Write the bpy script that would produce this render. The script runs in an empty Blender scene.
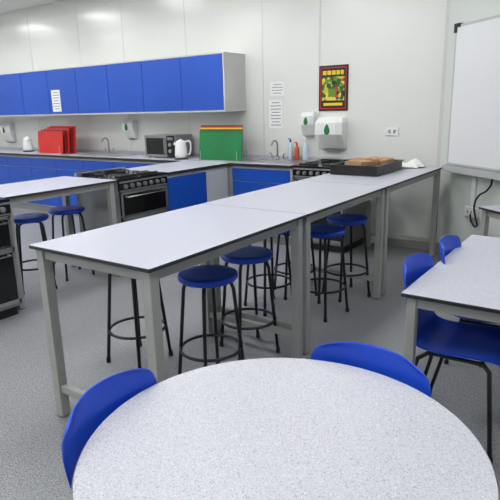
import bpy, bmesh, math, random
from mathutils import Vector, Matrix

scene = bpy.context.scene
try:
    scene.view_settings.view_transform = 'Standard'
except Exception: pass

# ------------------------------------------------------------ materials
def lin(c):
    c = c/255.0
    return c/12.92 if c <= 0.04045 else ((c+0.055)/1.055)**2.4
def rgb(r, g, b): return (lin(r), lin(g), lin(b), 1)

def mat(name, col, rough=0.5, metal=0.0, speck=None, coat=0.0, emit=None, estr=0, bump=None, var=None, spec=0.5):
    m = bpy.data.materials.new(name); m.use_nodes = True
    nt = m.node_tree; b = nt.nodes['Principled BSDF']
    b.inputs['Base Color'].default_value = col
    b.inputs['Roughness'].default_value = rough
    b.inputs['Metallic'].default_value = metal
    b.inputs['Specular IOR Level'].default_value = spec
    b.inputs['Coat Weight'].default_value = coat
    b.inputs['Coat Roughness'].default_value = 0.12
    tc = nt.nodes.new('ShaderNodeTexCoord')
    src = None
    def noise(scale, detail=2):
        n = nt.nodes.new('ShaderNodeTexNoise'); n.inputs['Scale'].default_value = scale
        n.inputs['Detail'].default_value = detail
        nt.links.new(tc.outputs['Object'], n.inputs['Vector']); return n
    def mix(facsock, a, bcol):
        mx = nt.nodes.new('ShaderNodeMix'); mx.data_type = 'RGBA'
        nt.links.new(facsock, mx.inputs[0])
        if isinstance(a, tuple): mx.inputs[6].default_value = a
        else: nt.links.new(a, mx.inputs[6])
        mx.inputs[7].default_value = bcol
        return mx.outputs[2]
    def ramp(sock, p0, p1):
        r = nt.nodes.new('ShaderNodeValToRGB')
        r.color_ramp.elements[0].position = p0; r.color_ramp.elements[1].position = p1
        nt.links.new(sock, r.inputs[0]); return r.outputs[0]
    cur = col
    if var:
        n = noise(var[0], 4); cur = mix(ramp(n.outputs['Fac'], 0.35, 0.65), cur, var[1]); src = cur
    if speck:
        for (s, p0, p1, c) in speck:
            n = noise(s, 1); cur = mix(ramp(n.outputs['Fac'], p0, p1), cur, c); src = cur
    if src is not None: nt.links.new(src, b.inputs['Base Color'])
    if bump:
        n = noise(bump[0], 3); bp = nt.nodes.new('ShaderNodeBump'); bp.inputs['Strength'].default_value = bump[1]
        bp.inputs['Distance'].default_value = 0.002
        nt.links.new(n.outputs['Fac'], bp.inputs['Height']); nt.links.new(bp.outputs[0], b.inputs['Normal'])
    if emit:
        b.inputs['Emission Color'].default_value = emit; b.inputs['Emission Strength'].default_value = estr
    return m

M = {}
M['wall'] = mat('wall_gloss_panel', rgb(224,224,219), 0.24, coat=.25, var=(0.6, rgb(220,221,216)), bump=(1.2, .08))
M['wall2'] = mat('wall_painted', rgb(208,213,207), 0.6, var=(0.8, rgb(203,208,202)))
M['seam'] = mat('panel_seam', rgb(205,205,200), 0.5, var=(5, rgb(198,198,194)))
M['ceil'] = mat('ceiling_tile', rgb(225,226,225), 0.9, speck=[(150, .55, .6, rgb(205,206,205))])
M['floor'] = mat('floor_vinyl', rgb(138,139,141), 0.55, var=(1.2, rgb(130,131,134)), speck=[(120, .56, .62, rgb(98,100,104)), (160, .58, .64, rgb(174,175,176))], bump=(200, .2))
M['lam'] = mat('laminate_grey', rgb(185,186,196), 0.38, speck=[(260, .58, .63, rgb(152,154,167)), (330, .6, .66, rgb(213,213,220))])
M['round'] = mat('laminate_round', rgb(190,190,197), 0.4, speck=[(330, .58, .64, rgb(146,148,164)), (420, .6, .66, rgb(220,220,224))])
M['edge'] = mat('black_edge', rgb(38,38,42), 0.4, var=(20, rgb(45,45,48)))
M['redge'] = mat('grey_edge', rgb(120,120,124), 0.4, var=(20, rgb(112,112,116)))
M['leg'] = mat('grey_steel_paint', rgb(162,162,158), 0.45, var=(6, rgb(155,155,152)))
M['blue'] = mat('blue_door', rgb(22,80,186), 0.35, var=(1.5, rgb(20,75,178)))
M['plastic'] = mat('blue_plastic', rgb(14,70,200), 0.38, var=(2, rgb(12,64,190)), bump=(400, .15))
M['carc'] = mat('carcass_white', rgb(200,200,198), 0.5, var=(3, rgb(193,193,191)))
M['black'] = mat('black_tube', rgb(18,18,20), 0.4, var=(20, rgb(24,24,26)))
M['gloss'] = mat('black_gloss', rgb(14,14,16), 0.15, var=(10, rgb(18,18,20)))
M['steel'] = mat('stainless', rgb(180,180,180), 0.3, metal=0.9, var=(20, rgb(170,170,170)))
M['white'] = mat('white_plastic', rgb(232,232,230), 0.35, var=(5, rgb(226,226,224)))
M['paper'] = mat('paper', rgb(238,238,236), 0.8, var=(10, rgb(233,233,231)))
M['ink'] = mat('ink_grey', rgb(120,122,128), 0.8, var=(40, rgb(105,107,114)))
M['green'] = mat('green_board', rgb(0,120,60), 0.5, var=(5, rgb(0,110,54)))
M['dgreen'] = mat('dark_green_board', rgb(0,84,48), 0.5, var=(5, rgb(0,78,44)))
M['red'] = mat('red_board', rgb(205,38,30), 0.5, var=(5, rgb(195,34,28)))
M['dred'] = mat('dark_red_board', rgb(120,22,22), 0.5, var=(5, rgb(110,20,20)))
M['brown'] = mat('brown_board', rgb(112,72,48), 0.5, var=(5, rgb(104,66,44)))
M['yellow'] = mat('yellow_board', rgb(235,200,30), 0.5, var=(5, rgb(225,190,28)))
M['card'] = mat('cardboard', rgb(190,150,112), 0.8, var=(12, rgb(165,125,88)))
M['silver'] = mat('silver_plastic', rgb(150,152,154), 0.35, metal=.5, var=(5, rgb(142,144,146)))
M['board'] = mat('whiteboard_surface', rgb(226,227,228), 0.25, var=(.7, rgb(221,222,224)))
M['frame'] = mat('frame_grey', rgb(150,152,152), 0.4, var=(5, rgb(142,144,144)))
M['bframe'] = mat('board_frame', rgb(182,184,184), 0.4, var=(5, rgb(175,177,177)))
M['soap'] = mat('amber_liquid', rgb(200,90,50), 0.3, var=(9, rgb(190,80,44)))
M['clear'] = mat('pale_plastic', rgb(200,215,220), 0.2, var=(9, rgb(190,206,214)))
M['lamp'] = mat('lamp_diffuser', rgb(255,255,255), 0.5, emit=(.985,.99,1,1), estr=17)
# printed poster picture: mottled greens / yellows / reds
m = bpy.data.materials.new('poster_print'); m.use_nodes = True
nt = m.node_tree; tc = nt.nodes.new('ShaderNodeTexCoord'); vo = nt.nodes.new('ShaderNodeTexVoronoi'); vo.inputs['Scale'].default_value = 26
nt.links.new(tc.outputs['Object'], vo.inputs['Vector'])
sp = nt.nodes.new('ShaderNodeSeparateColor'); nt.links.new(vo.outputs['Color'], sp.inputs[0])
cr = nt.nodes.new('ShaderNodeValToRGB'); cr.color_ramp.interpolation = 'CONSTANT'
els = cr.color_ramp.elements
els[0].color = rgb(40,88,34); els[1].position = .3; els[1].color = rgb(196,190,50)
for p_, c_ in ((.5, rgb(96,140,44)), (.68, rgb(226,202,70)), (.84, rgb(178,58,34)), (.93, rgb(30,40,26))):
    e_ = els.new(p_); e_.color = c_
nt.links.new(sp.outputs[0], cr.inputs[0]); nt.links.new(cr.outputs[0], nt.nodes['Principled BSDF'].inputs['Base Color'])
M['poster'] = m

# ------------------------------------------------------------ mesh builder
class B:
    def __init__(s, name):
        s.name = name; s.bm = bmesh.new(); s.mats = []
    def mi(s, k):
        if k not in s.mats: s.mats.append(k)
        return s.mats.index(k)
    def setm(s, faces, k, smooth=False):
        i = s.mi(k)
        for f in faces: f.material_index = i; f.smooth = smooth
    def box(s, x0, x1, y0, y1, z0, z1, k, top=None, mtx=None):
        P = [Vector((x, y, z)) for z in (z0, z1) for y in (y0, y1) for x in (x0, x1)]
        if mtx is not None: P = [mtx @ p for p in P]
        v = [s.bm.verts.new(p) for p in P]
        idx = [(0,2,3,1),(4,5,7,6),(0,1,5,4),(2,6,7,3),(0,4,6,2),(1,3,7,5)]
        f = [s.bm.faces.new([v[i] for i in q]) for q in idx]
        s.setm(f, k)
        if top: s.setm([f[1]], top)
        return f
    def lathe(s, c, prof, k, n=32, axis='z', mtx=None, sx=1, sy=1):
        rings = []
        for (r, h) in prof:
            ring = []
            for i in range(n):
                a = 2*math.pi*i/n
                if axis == 'z': p = Vector((sx*r*math.cos(a), sy*r*math.sin(a), h))
                elif axis == 'y': p = Vector((sx*r*math.cos(a), h, sy*r*math.sin(a)))
                else: p = Vector((h, sx*r*math.cos(a), sy*r*math.sin(a)))
                p = p + Vector(c)
                if mtx is not None: p = mtx @ p
                ring.append(s.bm.verts.new(p))
            rings.append(ring)
        fs = []
        for a, b in zip(rings, rings[1:]):
            for i in range(n):
                fs.append(s.bm.faces.new([a[i], a[(i+1)%n], b[(i+1)%n], b[i]]))
        s.setm(fs, k, True)
        caps = [s.bm.faces.new(list(reversed(rings[0]))), s.bm.faces.new(rings[-1])]
        s.setm(caps, k)
        return fs, caps
    def tube(s, pts, r, k, n=8, closed=False):
        pts = [Vector(p) for p in pts]; N = len(pts); rings = []
        prev = None
        for i, p in enumerate(pts):
            if closed: t = (pts[(i+1)%N]-pts[i-1]).normalized()
            elif i == 0: t = (pts[1]-p).normalized()
            elif i == N-1: t = (p-pts[i-1]).normalized()
            else: t = ((pts[i+1]-p).normalized()+(p-pts[i-1]).normalized()).normalized()
            if prev is None:
                a = Vector((0,0,1)) if abs(t.z) < .9 else Vector((1,0,0))
                u = t.cross(a).normalized()
            else:
                u = (prev - t*prev.dot(t)).normalized()
            prev = u; w = t.cross(u)
            rings.append([s.bm.verts.new(p + r*(math.cos(2*math.pi*j/n)*u + math.sin(2*math.pi*j/n)*w)) for j in range(n)])
        fs = []
        prs = list(zip(rings, rings[1:]))
        if closed: prs.append((rings[-1], rings[0]))
        for a, b in prs:
            for j in range(n): fs.append(s.bm.faces.new([a[j], a[(j+1)%n], b[(j+1)%n], b[j]]))
        s.setm(fs, k, True)
        if not closed:
            s.setm([s.bm.faces.new(list(reversed(rings[0]))), s.bm.faces.new(rings[-1])], k)
    def done(s, bevel=0.0, loc=None, rotz=0, seg=2):
        bmesh.ops.recalc_face_normals(s.bm, faces=s.bm.faces)
        me = bpy.data.meshes.new(s.name); s.bm.to_mesh(me); s.bm.free()
        for k in s.mats: me.materials.append(M[k])
        o = bpy.data.objects.new(s.name, me); scene.collection.objects.link(o)
        if loc is not None: o.location = loc
        o.rotation_euler = (0, 0, rotz)
        if bevel:
            m = o.modifiers.new('bevel', 'BEVEL'); m.width = bevel; m.segments = seg
            m.limit_method = 'ANGLE'; m.angle_limit = math.radians(50); m.harden_normals = False
        return o

# ------------------------------------------------------------ camera
f_, pit, rol, yaw, H = 537.95, .2559, -.0244, .6107, 1.4883
F = Vector((-math.sin(yaw)*math.cos(pit), math.cos(yaw)*math.cos(pit), -math.sin(pit)))
R0 = Vector((math.cos(yaw), math.sin(yaw), 0)); U0 = R0.cross(F)
Rv = R0*math.cos(rol)+U0*math.sin(rol); Uv = -R0*math.sin(rol)+U0*math.cos(rol)
cd = bpy.data.cameras.new('camera'); cam = bpy.data.objects.new('camera', cd); scene.collection.objects.link(cam)
cam.matrix_world = Matrix(((Rv.x,Uv.x,-F.x,0),(Rv.y,Uv.y,-F.y,0),(Rv.z,Uv.z,-F.z,H),(0,0,0,1)))
cd.sensor_width = 36; cd.lens = f_*36/500; cd.clip_start = .02
scene.camera = cam

# ------------------------------------------------------------ room
YW = 5.6; XL = -10.5; CH = 3.12; YF = -2.6; XR = 2.2
CX = -1.56
def slab(name, x0,x1,y0,y1,z0,z1,k):
    b = B(name); b.box(x0,x1,y0,y1,z0,z1,k); return b.done()
slab('floor', XL-.1, XR+.1, YF-.1, YW+.1, -.1, 0, 'floor')
slab('ceiling', XL-.1, XR+.1, YF-.1, YW+.1, CH, CH+.1, 'ceil')
slab('wall_back', XL-.1, CX+.1, YW, YW+.1, 0, CH, 'wall')
slab('wall_left', XL-.1, XL, YF-.1, YW, 0, CH, 'wall')
slab('wall_front', XL, XR, YF-.1, YF, 0, CH, 'wall2')
sd = Vector((.766,-.643,0)).normalized()
ang = math.atan2(sd.y, sd.x); SL = (XR-CX)/sd.x
b = B('wall_angled'); b.box(0, SL, 0, .1, 0, CH, 'wall2'); b.done(loc=(CX, YW, 0), rotz=ang)
yr = YW + sd.y*SL
slab('wall_right', XR, XR+.1, YF-.1, yr+.1, 0, CH, 'wall2')
b = B('trim_1'); b.box(CX-.02, CX+.02, YW-.012, YW-.001, 0, CH, 'seam'); b.done()
for i, x in enumerate((-2.92, -3.67, -4.85, -6.0, -6.94, -8.15, -9.35)):
    b = B('trim_%d' % (i+2)); b.box(x-.004, x+.004, YW-.003, YW-.0005, .95, CH, 'seam'); b.done()
b = B('baseboard_back'); b.box(-2.1, CX-.02, YW-.015, YW-.001, 0.001, .1, 'leg'); b.done(.002)
b = B('baseboard_angled'); b.box(0.02, SL-.05, -.015, -.001, .001, .1, 'leg'); b.done(.002, loc=(CX, YW, 0), rotz=ang)

# ------------------------------------------------------------ recessed ceiling light panels
for i, x in enumerate((-9.67, -7.78, -5.89, -4.0, -2.11, -.22)):
    for j, y in enumerate((-1.6, .4, 2.4, 4.4)):
        if x > -1 and y > 3: continue
        b = B('ceiling_light')
        b.box(x-.3, x+.3, y-.3, y+.3, CH-.012, CH-.002, 'lamp')
        for (a0,a1,c0,c1) in ((-.32,-.3,-.32,.32),(.3,.32,-.32,.32),(-.3,.3,-.32,-.3),(-.3,.3,.3,.32)):
            b.box(x+a0,x+a1,y+c0,y+c1,CH-.02,CH-.001,'white')
        b.done()

# ------------------------------------------------------------ tables
def table(name, x0, x1, y0, y1, h, leg=.05, lower=(), th=.018, lowz=.14, apron=.05, gap=.003, loc=None, rotz=0):
    b = B(name)
    x0+=gap; x1-=gap; y0+=gap; y1-=gap
    b.box(x0, x1, y0, y1, h-th, h, 'edge', top='lam')
    i = .02; zt = h-th
    for (lx, ly) in ((x0+i,y0+i),(x1-i-leg,y0+i),(x0+i,y1-i-leg),(x1-i-leg,y1-i-leg)):
        b.box(lx, lx+leg, ly, ly+leg, 0.006, zt, 'leg')
        b.box(lx+.006, lx+leg-.006, ly+.006, ly+leg-.006, 0, 0.008, 'black')
    t = .03; a = zt-apron
    b.box(x0+i+leg, x1-i-leg, y0+i+.01, y0+i+.01+t, a, zt, 'leg')
    b.box(x0+i+leg, x1-i-leg, y1-i-.01-t, y1-i-.01, a, zt, 'leg')
    b.box(x0+i+.01, x0+i+.01+t, y0+i+leg, y1-i-leg, a, zt, 'leg')
    b.box(x1-i-.01-t, x1-i-.01, y0+i+leg, y1-i-leg, a, zt, 'leg')
    if 'n' in lower: b.box(x0+i+leg, x1-i-leg, y0+i+.01, y0+i+.01+t, lowz, lowz+.04, 'leg')
    if 'f' in lower: b.box(x0+i+leg, x1-i-leg, y1-i-.01-t, y1-i-.01, lowz, lowz+.04, 'leg')
    return b.done(.003, loc=loc, rotz=rotz)
TX0, TX1 = -2.25, -1.46
table('work_table', TX0, TX1, 1.405, 2.677, .9, lower='nf')
table('work_table', TX0, TX1, 2.677, 3.954, .9, lower='nf')
table('work_table', TX0, TX1, 3.954, 5.43, .9, lower='f')
table('work_table', -4.5, -3.75, 2.2, 3.30, .9, lower='nf')
table('classroom_table', -.72, .03, 2.13, 3.38, .72, leg=.04)
table('classroom_table', 1.3, 2.5, -.52, -.03, .72, leg=.04, loc=(CX,YW,0), rotz=ang)

# round table
b = B('round_table')
Rr = .47
fs, caps = b.lathe((0,0,0), [(Rr-.004,.695),(Rr,.699),(Rr,.716),(Rr-.004,.72)], 'redge', n=96)
b.setm([caps[1]], 'round')
b.lathe((0,0,0), [(.04,.03),(.04,.69)], 'leg', n=24)
b.lathe((0,0,0), [(.18,.68),(.18,.694)], 'leg', n=24)
for k in range(4):
    a = k*math.pi/2+.4
    b.tube([(0,0,.07),(.3*math.cos(a),.3*math.sin(a),.04),(.36*math.cos(a),.36*math.sin(a),.02)], .02, 'leg')
b.done(loc=(-.584,.94,0))

# ------------------------------------------------------------ stools
def stool(x, y, rot=0.3, h=.645):
    b = B('bar_stool')
    b.lathe((0,0,0), [(.10,h-.04),(.15,h-.038),(.160,h-.028),(.163,h-.015),(.160,h-.004),(.15,h),(.10,h-.003),(.03,h-.006)], 'plastic', n=40)
    rb = .19
    for k in range(4):
        a = k*math.pi/2
        c, s_ = math.cos(a), math.sin(a)
        b.tube([(.03*c,.03*s_,h-.048),(.10*c,.10*s_,h-.048),(.125*c,.125*s_,h-.058),(.137*c,.137*s_,h-.09),(rb*c,rb*s_,.012)], .0105, 'black')
        b.lathe((rb*c,rb*s_,0), [(.014,0),(.014,.03)], 'black', n=10)
    zr, rr = .21, .168
    b.tube([(rr*math.cos(2*math.pi*i/28), rr*math.sin(2*math.pi*i/28), zr) for i in range(28)], .009, 'black', closed=True)
    b.done(loc=(x,y,0), rotz=rot)
for (x,y,r) in ((-1.776,2.135,.5),(-1.84,2.594,.3),(-1.74,3.41,.6),(-1.76,3.87,.2),(-2.14,3.3,.4),(-2.14,3.70,.1),(-2.34,2.12,.8),
                (-4.17,2.65,.3),(-4.2,3.06,.6)):
    stool(x,y,r)

# ------------------------------------------------------------ chairs
def chair(x, y, rot, sc=1):
    e = bpy.data.objects.new('school_chair', None); scene.collection.objects.link(e)
    prof = [(.225,.405,.165),(.215,.43,.185),(.17,.447,.20),(.08,.443,.205),(0,.435,.205),(-.1,.432,.20),(-.165,.447,.19),(-.20,.49,.182),(-.217,.55,.185),(-.232,.62,.20),(-.245,.69,.207),(-.256,.75,.203),(-.263,.79,.185),(-.266,.805,.15)]
    bm = bmesh.new(); g = []
    n = 10
    for i,(py,pz,w) in enumerate(prof):
        row = []
        for j in range(n+1):
            u = -1+2*j/n
            back = min(1,max(0,(pz-.45)/.12)) if py < -.1 else 0
            yy = py + back*.055*u*u
            zz = pz + (1-back)*.018*abs(u)**3 - (.012*u**4 if i >= 12 else 0)
            row.append(bm.verts.new((w*u, yy, zz)))
        g.append(row)
    for i in range(len(g)-1):
        for j in range(n):
            fc = bm.faces.new([g[i][j],g[i][j+1],g[i+1][j+1],g[i+1][j]]); fc.smooth = True
    bmesh.ops.recalc_face_normals(bm, faces=bm.faces)
    me = bpy.data.meshes.new('shell'); bm.to_mesh(me); bm.free(); me.materials.append(M['plastic'])
    o = bpy.data.objects.new('shell', me); scene.collection.objects.link(o); o.parent = e
    m = o.modifiers.new('s','SOLIDIFY'); m.thickness = .008; m.offset = 0
    m = o.modifiers.new('ss','SUBSURF'); m.levels = 2; m.render_levels = 2
    b = B('legs')
    for sx in (-1,1):
        b.tube([(sx*.20,.20,.01),(sx*.165,.16,.40),(sx*.15,.13,.422),(sx*.145,-.10,.418),(sx*.165,-.14,.39),(sx*.20,-.23,.01)], .010, 'black')
        for yy in (.20,-.23): b.lathe((sx*.20,yy,0), [(.013,0),(.013,.025)], 'black', n=10)
    b.tube([(-.15,.12,.415),(.15,.12,.415)], .009, 'black'); b.tube([(-.15,-.09,.412),(.15,-.09,.412)], .009, 'black')
    l = b.done(); l.parent = e
    e.location = (x,y,0); e.rotation_euler = (0,0,rot); e.scale = (sc,sc,sc)
chair(-.57, 1.20, math.pi-.05, .97)
chair(-.82, .86, -math.pi/2+.22, .99)
chair(-.52, 2.40, -math.pi/2)
chair(-.49, 2.86, -math.pi/2+.05)

# ------------------------------------------------------------ upper cabinets
UX, UD, W0, W1, dw = -3.925, 5.17, 1.485, 2.112, .6595
nd = 9
b = B('wall_cupboard')
b.box(UX-nd*dw, UX, UD+.02, YW-.002, W0, W1, 'carc')
b.box(UX-nd*dw, UX+.002, UD-.002, YW-.002, W0-.018, W0, 'carc')
b.box(UX-nd*dw, UX+.002, UD-.002, YW-.002, W1, W1+.018, 'carc')
for k in range(nd):
    b.box(UX-(k+1)*dw+.004, UX-k*dw-.004-(0.016 if k==0 else 0), UD, UD+.019, W0+.003, W1-.003, 'blue')
b.box(UX-.016, UX+.002, UD, UD+.02, W0, W1, 'carc')
b.done(.0015)

# ------------------------------------------------------------ base counters
YB = 4.97; PX = -3.75; PB = -4.42
def base_run_y(b, x0, x1, yf, n):
    w = (x1-x0)/n
    for k in range(n):
        a, c = x0+k*w+.003, x0+(k+1)*w-.003
        b.box(a, c, yf, yf+.018, .70, .84, 'blue')
        b.box(a, c, yf, yf+.018, .12, .69, 'blue')
b = B('kitchen_counter')
b.box(-9.6, -2.93, YB+.04, YW-.004, .10, .862, 'carc'); b.box(-9.6,-2.93, YB+.08, YW-.004, 0,.10,'frame')
base_run_y(b, PX+.03, -2.95, YB+.02, 1)
base_run_y(b, -9.5, PB-.05, YB+.02, 8)
b.box(-9.6, -2.93, YB, YW-.004, .872, .90, 'edge', top='lam')
b.box(-9.6, -2.28, YW-.016, YW-.004, .90, .94, 'lam')
b.box(PB, PX-.02, 3.955, YB, .10, .862, 'carc'); b.box(PB,PX-.06,3.955,YB,0,.1,'frame')
b.box(PX-.02, PX-.002, 3.96, 4.56, .12, .84, 'blue')
b.box(PX-.02, PX-.002, 4.565, 4.95, .12, .84, 'carc')
b.box(PB-.02, PX+.01, 3.955, YB-.0, .872, .90, 'edge', top='lam')
b.done(.002)

def cooker(name, w=.6, d=.62, h=.9, loc=(0,0,0), rot=0):
    b = B(name)
    b.box(0,w,0.02,d,.08,h-.02,'silver'); b.box(.02,w-.02,.06,d,0,.08,'black')
    b.box(-.002,w+.002,0,d,h-.02,h,'gloss')
    b.box(0,w,0,.02,.79,h-.02,'gloss')
    b.box(.004,w-.004,-.004,0.0,.862,.878,'steel')
    b.box(.004,w-.004,-.003,0.0,.785,.797,'steel')
    for i in range(7):
        b.lathe((.07+i*(w-.14)/6, 0, .83), [(.021,0.0),(.019,-.025)], 'steel', n=16, axis='y')
    b.box(.01,w-.01,0,.02,.56,.78,'gloss'); b.box(.01,w-.01,0.0,.02,.11,.545,'gloss')
    b.box(.01,w-.01,-.003,0.0,.755,.778,'steel'); b.box(.01,w-.01,-.003,0,.505,.545,'steel')
    b.box(.01,.035,-.003,0,.11,.778,'steel'); b.box(w-.035,w-.01,-.003,0,.11,.778,'steel')
    b.box(.01,w-.01,-.003,0,.11,.14,'steel')
    for z in (.735,.49):
        b.tube([(.07,0,z),(.07,-.04,z),(w-.07,-.04,z),(w-.07,0,z)], .009,'steel')
    for (cx,cy) in ((.16,.17),(.44,.17),(.16,.45),(.44,.45)):
        b.lathe((cx,cy,h),[(.045,0),(.045,.012),(.03,.016)],'black',n=20)
        for a in range(4):
            t=a*math.pi/2
            b.tube([(cx+.02*math.cos(t),cy+.02*math.sin(t),h+.022),(cx+.10*math.cos(t),cy+.10*math.sin(t),h+.022),(cx+.105*math.cos(t),cy+.105*math.sin(t),h+.001)],.004,'black',n=6)
        if cy<.3: b.box(cx-.115,cx+.115,cy-.118,cy-.110,h+.001,h+.022,'black')
        else: b.box(cx-.115,cx+.115,cy+.110,cy+.118,h+.001,h+.022,'black')
    b.box(0,w,d-.03,d,h,h+.03,'steel')
    b.done(.002, loc=loc, rotz=rot)
cooker('cooker', .63, .62, loc=(PX,3.315,0), rot=math.pi/2)
cooker('cooker', .60, .62, loc=(-3.66,1.59,0), rot=math.pi/2)
cooker('cooker', .60, .62, loc=(-2.90,YB,0), rot=0)

# ------------------------------------------------------------ things on walls
def drop(b, x, y, z, s):   # plain green teardrop-shaped mark
    n=24; vs=[]
    for i in range(n):
        a=2*math.pi*i/n
        r=.5*s*(1-.25*math.cos(a-math.pi/2))
        vs.append((x+r*.62*math.cos(a)*(1-.45*max(0,math.sin(a))), z+r*math.sin(a)*(1.5 if math.sin(a)>0 else .8)))
    A=[b.bm.verts.new((p[0],y,p[1])) for p in vs]; Bv=[b.bm.verts.new((p[0],y-.003,p[1])) for p in vs]
    fs=[b.bm.faces.new(A),b.bm.faces.new(Bv)]
    for i in range(n): fs.append(b.bm.faces.new([A[i],A[(i+1)%n],Bv[(i+1)%n],Bv[i]]))
    b.setm(fs,'green')
def dispenser(name, x0, x1, z0, z1, d=.11):
    b = B(name); y = YW-.003; m = (x0+x1)/2
    w = x1-x0; h = z1-z0
    prof = [(0,0,.9),(.08,.35,1),(.5,1,1),(.85,1,1),(1,.6,.85)]
    rings=[]
    for (t,dep,ws) in prof:
        z=z0+t*h; hw=w/2*ws
        rings.append([b.bm.verts.new(p) for p in ((m-hw,y,z),(m-hw,y-d*dep*.8-.01,z),(m-hw*.6,y-d*dep-.012,z),(m+hw*.6,y-d*dep-.012,z),(m+hw,y-d*dep*.8-.01,z),(m+hw,y,z))])
    fs=[]
    for a,c in zip(rings,rings[1:]):
        for i in range(6): fs.append(b.bm.faces.new([a[i],a[(i+1)%6],c[(i+1)%6],c[i]]))
    fs.append(b.bm.faces.new(rings[0])); fs.append(b.bm.faces.new(rings[-1]))
    b.setm(fs,'white')
    drop(b, m, y-d-.0125, z0+.64*h, min(w,.22)*.5)
    b.box(m-w*.3,m+w*.3,y-d*.4,y-.02,z0-.006,z0+.004,'frame')
    b.done(.006)
dispenser('soap_dispenser', -3.11, -2.94, 1.17, 1.44)
dispenser('paper_towel_dispenser', -2.90, -2.57, 1.02, 1.38, .16)
dispenser('soap_dispenser', -9.17, -8.88, 1.02, 1.36)
dispenser('soap_dispenser', -6.04, -5.84, 1.11, 1.38)

b = B('food_poster'); y = YW-.004
b.box(-2.92,-2.57,y-.008,y,1.45,1.93,'black')
b.box(-2.90,-2.59,y-.010,y-.008,1.47,1.91,'red')
b.box(-2.89,-2.60,y-.012,y-.010,1.48,1.90,'black')
b.box(-2.88,-2.61,y-.013,y-.012,1.56,1.81,'poster')
for x0,x1 in ((-2.87,-2.825),(-2.815,-2.77),(-2.76,-2.715),(-2.705,-2.665),(-2.655,-2.62)):
    b.box(x0,x1,y-.014,y-.012,1.83,1.875,'yellow')
b.box(-2.86,-2.63,y-.013,y-.012,1.505,1.535,'yellow')
b.done()
def notice(name,x0,x1,z0,z1,y,rows):
    b=B(name); b.box(x0,x1,y-.002,y,z0,z1,'paper')
    h=(z1-z0)/(rows+1)
    for r in range(rows):
        z=z1-h*(r+.9)
        w=(x1-x0)*(.75 if (r*7)%3 else .55)
        b.box((x0+x1)/2-w/2,(x0+x1)/2+w/2,y-.003,y-.002,z-h*.16,z+h*.08,'ink')
    b.done()
notice('notice_paper',-3.57,-3.37,1.63,1.79,YW-.003,4)
notice('notice_paper',-3.59,-3.40,1.26,1.59,YW-.003,8)
notice('notice_paper',-7.15,-6.95,1.52,1.83,UD-.0005,7)

b=B('light_switch'); b.box(-2.13,-1.99,YW-.012,YW-.002,1.185,1.27,'white'); b.box(-2.10,-2.075,YW-.017,YW-.012,1.21,1.245,'frame'); b.box(-2.045,-2.02,YW-.017,YW-.012,1.21,1.245,'frame'); b.done(.003)

# ------------------------------------------------------------ whiteboard (on the angled wall, wall-local coordinates)
b=B('interactive_whiteboard')
b.box(.20,1.95,-.05,-.004,.92,2.19,'bframe')
b.box(.225,1.925,-.053,-.05,.945,2.165,'board')
b.box(.19,.23,-.062,-.004,2.12,2.20,'black'); b.box(.19,.27,-.062,-.004,2.165,2.20,'black')
b.box(.22,1.95,-.11,-.004,.865,.925,'bframe'); b.box(.24,1.93,-.107,-.02,.925,.93,'silver')
b.done(.005, loc=(CX,YW,0), rotz=ang)
b=B('wall_socket')
b.box(.50,.66,-.035,-.003,.47,.56,'white'); b.box(.54,.56,-.04,-.035,.50,.53,'frame'); b.box(.59,.61,-.04,-.035,.50,.53,'frame')
b.box(.555,.605,-.02,-.003,.56,.86,'white')
b.done(.003, loc=(CX,YW,0), rotz=ang)
b=B('board_cable')
pts=[(.86,-.05,.862),(.85,-.05,.80),(.80,-.055,.74),(.73,-.06,.70),(.68,-.06,.64),(.67,-.06,.56),(.70,-.06,.48),(.72,-.055,.42),(.68,-.05,.40),(.62,-.045,.44),(.60,-.042,.50)]
sm=[]
for i in range(len(pts)-1):
    p0=Vector(pts[max(i-1,0)]);p1=Vector(pts[i]);p2=Vector(pts[i+1]);p3=Vector(pts[min(i+2,len(pts)-1)])
    for q in range(5):
        t=q/5; sm.append(.5*((2*p1)+(p2-p0)*t+(2*p0-5*p1+4*p2-p3)*t*t+(3*p1-p0-3*p2+p3)*t**3))
sm.append(Vector(pts[-1]))
b.tube(sm,.009,'black'); b.done(loc=(CX,YW,0), rotz=ang)

# ------------------------------------------------------------ counter-top items
C=.9
def kettle(x,y,rot):
    b=B('electric_kettle')
    b.lathe((0,0,0),[(.085,0),(.085,.018),(.078,.02)],'black',n=28)
    b.lathe((0,0,0),[(.078,.02),(.08,.05),(.072,.14),(.06,.21),(.055,.222),(.03,.235),(.012,.24),(.012,.25)],'white',n=28)
    b.tube([(.055,0,.215),(.10,0,.225),(.125,0,.20),(.125,0,.12),(.105,0,.06),(.075,0,.05)],.011,'white')
    b.tube([(-.05,0,.17),(-.085,0,.20)],.016,'white')
    b.done(loc=(x,y,C+.001),rotz=rot)
kettle(-4.60,5.12,.6); kettle(-8.10,5.30,2.6)
b=B('microwave')
b.box(0,.52,.012,.36,.012,.29,'silver'); b.box(0,.39,0,.012,.015,.285,'silver'); b.box(.03,.36,-.004,0,.045,.255,'gloss')
b.box(.395,.52,0,.012,.015,.285,'gloss'); b.box(.41,.505,-.003,0,.23,.265,'ink')
b.lathe((.457,0,.17),[(.024,0),(.022,-.02)],'steel',axis='y',n=20); b.lathe((.457,0,.09),[(.024,0),(.022,-.02)],'steel',axis='y',n=20)
b.tube([(.375,-.0,.05),(.375,-.03,.06),(.375,-.03,.24),(.375,0,.25)],.007,'steel')
for fx in (.04,.48):
    for fy in (.05,.32): b.lathe((fx,fy,0),[(.015,0),(.015,.013)],'black',n=12)
b.done(.004,loc=(-5.28,5.17,C+.001))
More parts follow.
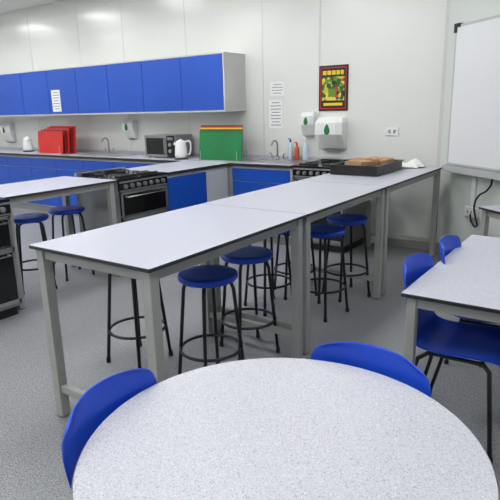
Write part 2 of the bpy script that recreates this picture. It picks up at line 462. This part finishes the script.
def boards(name,x,y,cols,w=.5,h=.36,step=.03,shift=-.03,rise=.006):
    b=B(name); n=len(cols)
    for i,k in enumerate(cols):
        lean=Matrix.Translation(Vector((x+i*shift, y+i*step, C+.012)))@Matrix.Rotation(-.10,4,'X')
        b.box(0,w,0,.014,0,h+i*rise,k,mtx=lean)
    X0,X1=min(x,x+(n-1)*shift)-.01,x+w+.01
    for yy in (y-.03,y+n*step+.03): b.tube([(X0,yy,C+.008),(X1,yy,C+.008)],.005,'steel')
    for i in range(n+1):
        yy=y+i*step-.008
        for xx in (x+.03,x+w-.06): b.tube([(xx,y-.03,C+.008),(xx,yy,C+.008),(xx,yy+.003,C+.12),(xx,yy+.012,C+.12),(xx,yy+.012,C+.008)],.003,'steel',n=6)
    b.done(.004)
boards('chopping_board_rack',-4.28,5.08,['green','dgreen','brown','yellow','red','dgreen'],w=.63,h=.33,step=.034,shift=-.024,rise=.014)
boards('chopping_board_rack',-7.54,5.10,['red','dred','red','dred','red'],w=.60,h=.33,step=.034,shift=.03,rise=.018)

def sink(x,y,w=.5,d=.36):
    b=B('kitchen_sink')
    z=C+.001
    b.box(x-w/2-.03,x+w/2+.30,y-d/2-.03,y-d/2,z,z+.008,'steel'); b.box(x-w/2-.03,x+w/2+.30,y+d/2,y+d/2+.05,z,z+.008,'steel')
    b.box(x-w/2-.03,x-w/2,y-d/2,y+d/2,z,z+.008,'steel'); b.box(x+w/2,x+w/2+.30,y-d/2,y+d/2,z,z+.006,'steel')
    b.box(x-w/2,x+w/2,y-d/2,y+d/2,z,z+.002,'frame')
    ty=y+d/2+.02
    b.lathe((x,ty,z),[(.024,0),(.022,.03),(.014,.04)],'steel',n=16)
    b.tube([(x,ty,z+.03),(x,ty,z+.18),(x,ty-.02,z+.215),(x,ty-.06,z+.23),(x,ty-.10,z+.22),(x,ty-.13,z+.18)],.011,'steel')
    b.tube([(x-.08,ty,z+.02),(x-.08,ty,z+.07),(x-.11,ty,z+.08)],.009,'steel'); b.tube([(x+.08,ty,z+.02),(x+.08,ty,z+.07),(x+.11,ty,z+.08)],.009,'steel')
    b.done()
sink(-3.38,5.26,.40,.32); sink(-6.30,5.26,.45,.32)
def bottle(name,x,y,h,r,k,cap,z=.001):
    b=B(name)
    b.lathe((0,0,0),[(r*.9,0),(r,.01),(r,h*.6),(r*.8,h*.72),(r*.35,h*.8),(r*.35,h*.85)],k,n=20)
    b.lathe((0,0,0),[(r*.4,h*.85),(r*.4,h*.95),(r*.2,h*.96),(r*.2,h)],cap,n=14)
    b.tube([(0,0,h),(-r*1.1,0,h)],r*.2,cap,n=8)
    b.done(loc=(x,y,C+z))
bottle('washing_up_liquid',-3.17,5.53,.20,.03,'soap','red')
bottle('spray_bottle',-3.26,5.535,.24,.03,'clear','plastic')
bottle('spray_bottle',-3.06,5.53,.26,.033,'clear','white')

# roasting tray with crumpled cardboard
b=B('roasting_tray')
x0,x1,y0,y1=-2.19,-1.75,4.42,5.06
z=C+.002
b.box(x0+.02,x1-.02,y0+.02,y1-.02,z,z+.006,'black')
for (a0,a1,c0,c1) in ((x0,x0+.02,y0,y1),(x1-.02,x1,y0,y1),(x0+.02,x1-.02,y0,y0+.02),(x0+.02,x1-.02,y1-.02,y1)): b.box(a0,a1,c0,c1,z,z+.085,'black')
for (a0,a1,c0,c1) in ((x0-.015,x0+.02,y0-.015,y1+.015),(x1-.02,x1+.015,y0-.015,y1+.015),(x0+.02,x1-.02,y0-.015,y0+.02),(x0+.02,x1-.02,y1-.02,y1+.015)): b.box(a0,a1,c0,c1,z+.080,z+.088,'black')
random.seed(4)
for i in range(10):
    cx=x0+.11+random.random()*(x1-x0-.22); cy=y0+.16+random.random()*(y1-y0-.28)
    mt=Matrix.Translation(Vector((cx,cy,z+.065+.03*random.random())))@Matrix.Rotation(random.random()*3,4,'Z')@Matrix.Rotation(random.uniform(-.25,.25),4,'X')
    b.box(-.10,.10,-.07,.07,-.02,.02,'card',mtx=mt)
b.done(.004)
# tea towel, crumpled
bm=bmesh.new(); g=[]
for i in range(15):
    row=[]
    for j in range(15):
        u=i/14-.5; v=j/14-.5
        hh=.045*max(0,1-(u*u+v*v)*3.0)*(1+.5*math.sin(9*u+4*v)+.35*math.sin(13*v-5*u))+.004
        row.append(bm.verts.new((u*.24+.02*math.sin(7*v),v*.26+.02*math.sin(8*u),hh)))
    g.append(row)
for i in range(14):
    for j in range(14):
        bm.faces.new([g[i][j],g[i+1][j],g[i+1][j+1],g[i][j+1]]).smooth=True
me=bpy.data.meshes.new('tea_towel'); bm.to_mesh(me); bm.free(); me.materials.append(M['paper'])
o=bpy.data.objects.new('tea_towel',me); scene.collection.objects.link(o); o.location=(-1.74,5.26,.901)
m=o.modifiers.new('s','SOLIDIFY'); m.thickness=.003; m.offset=1
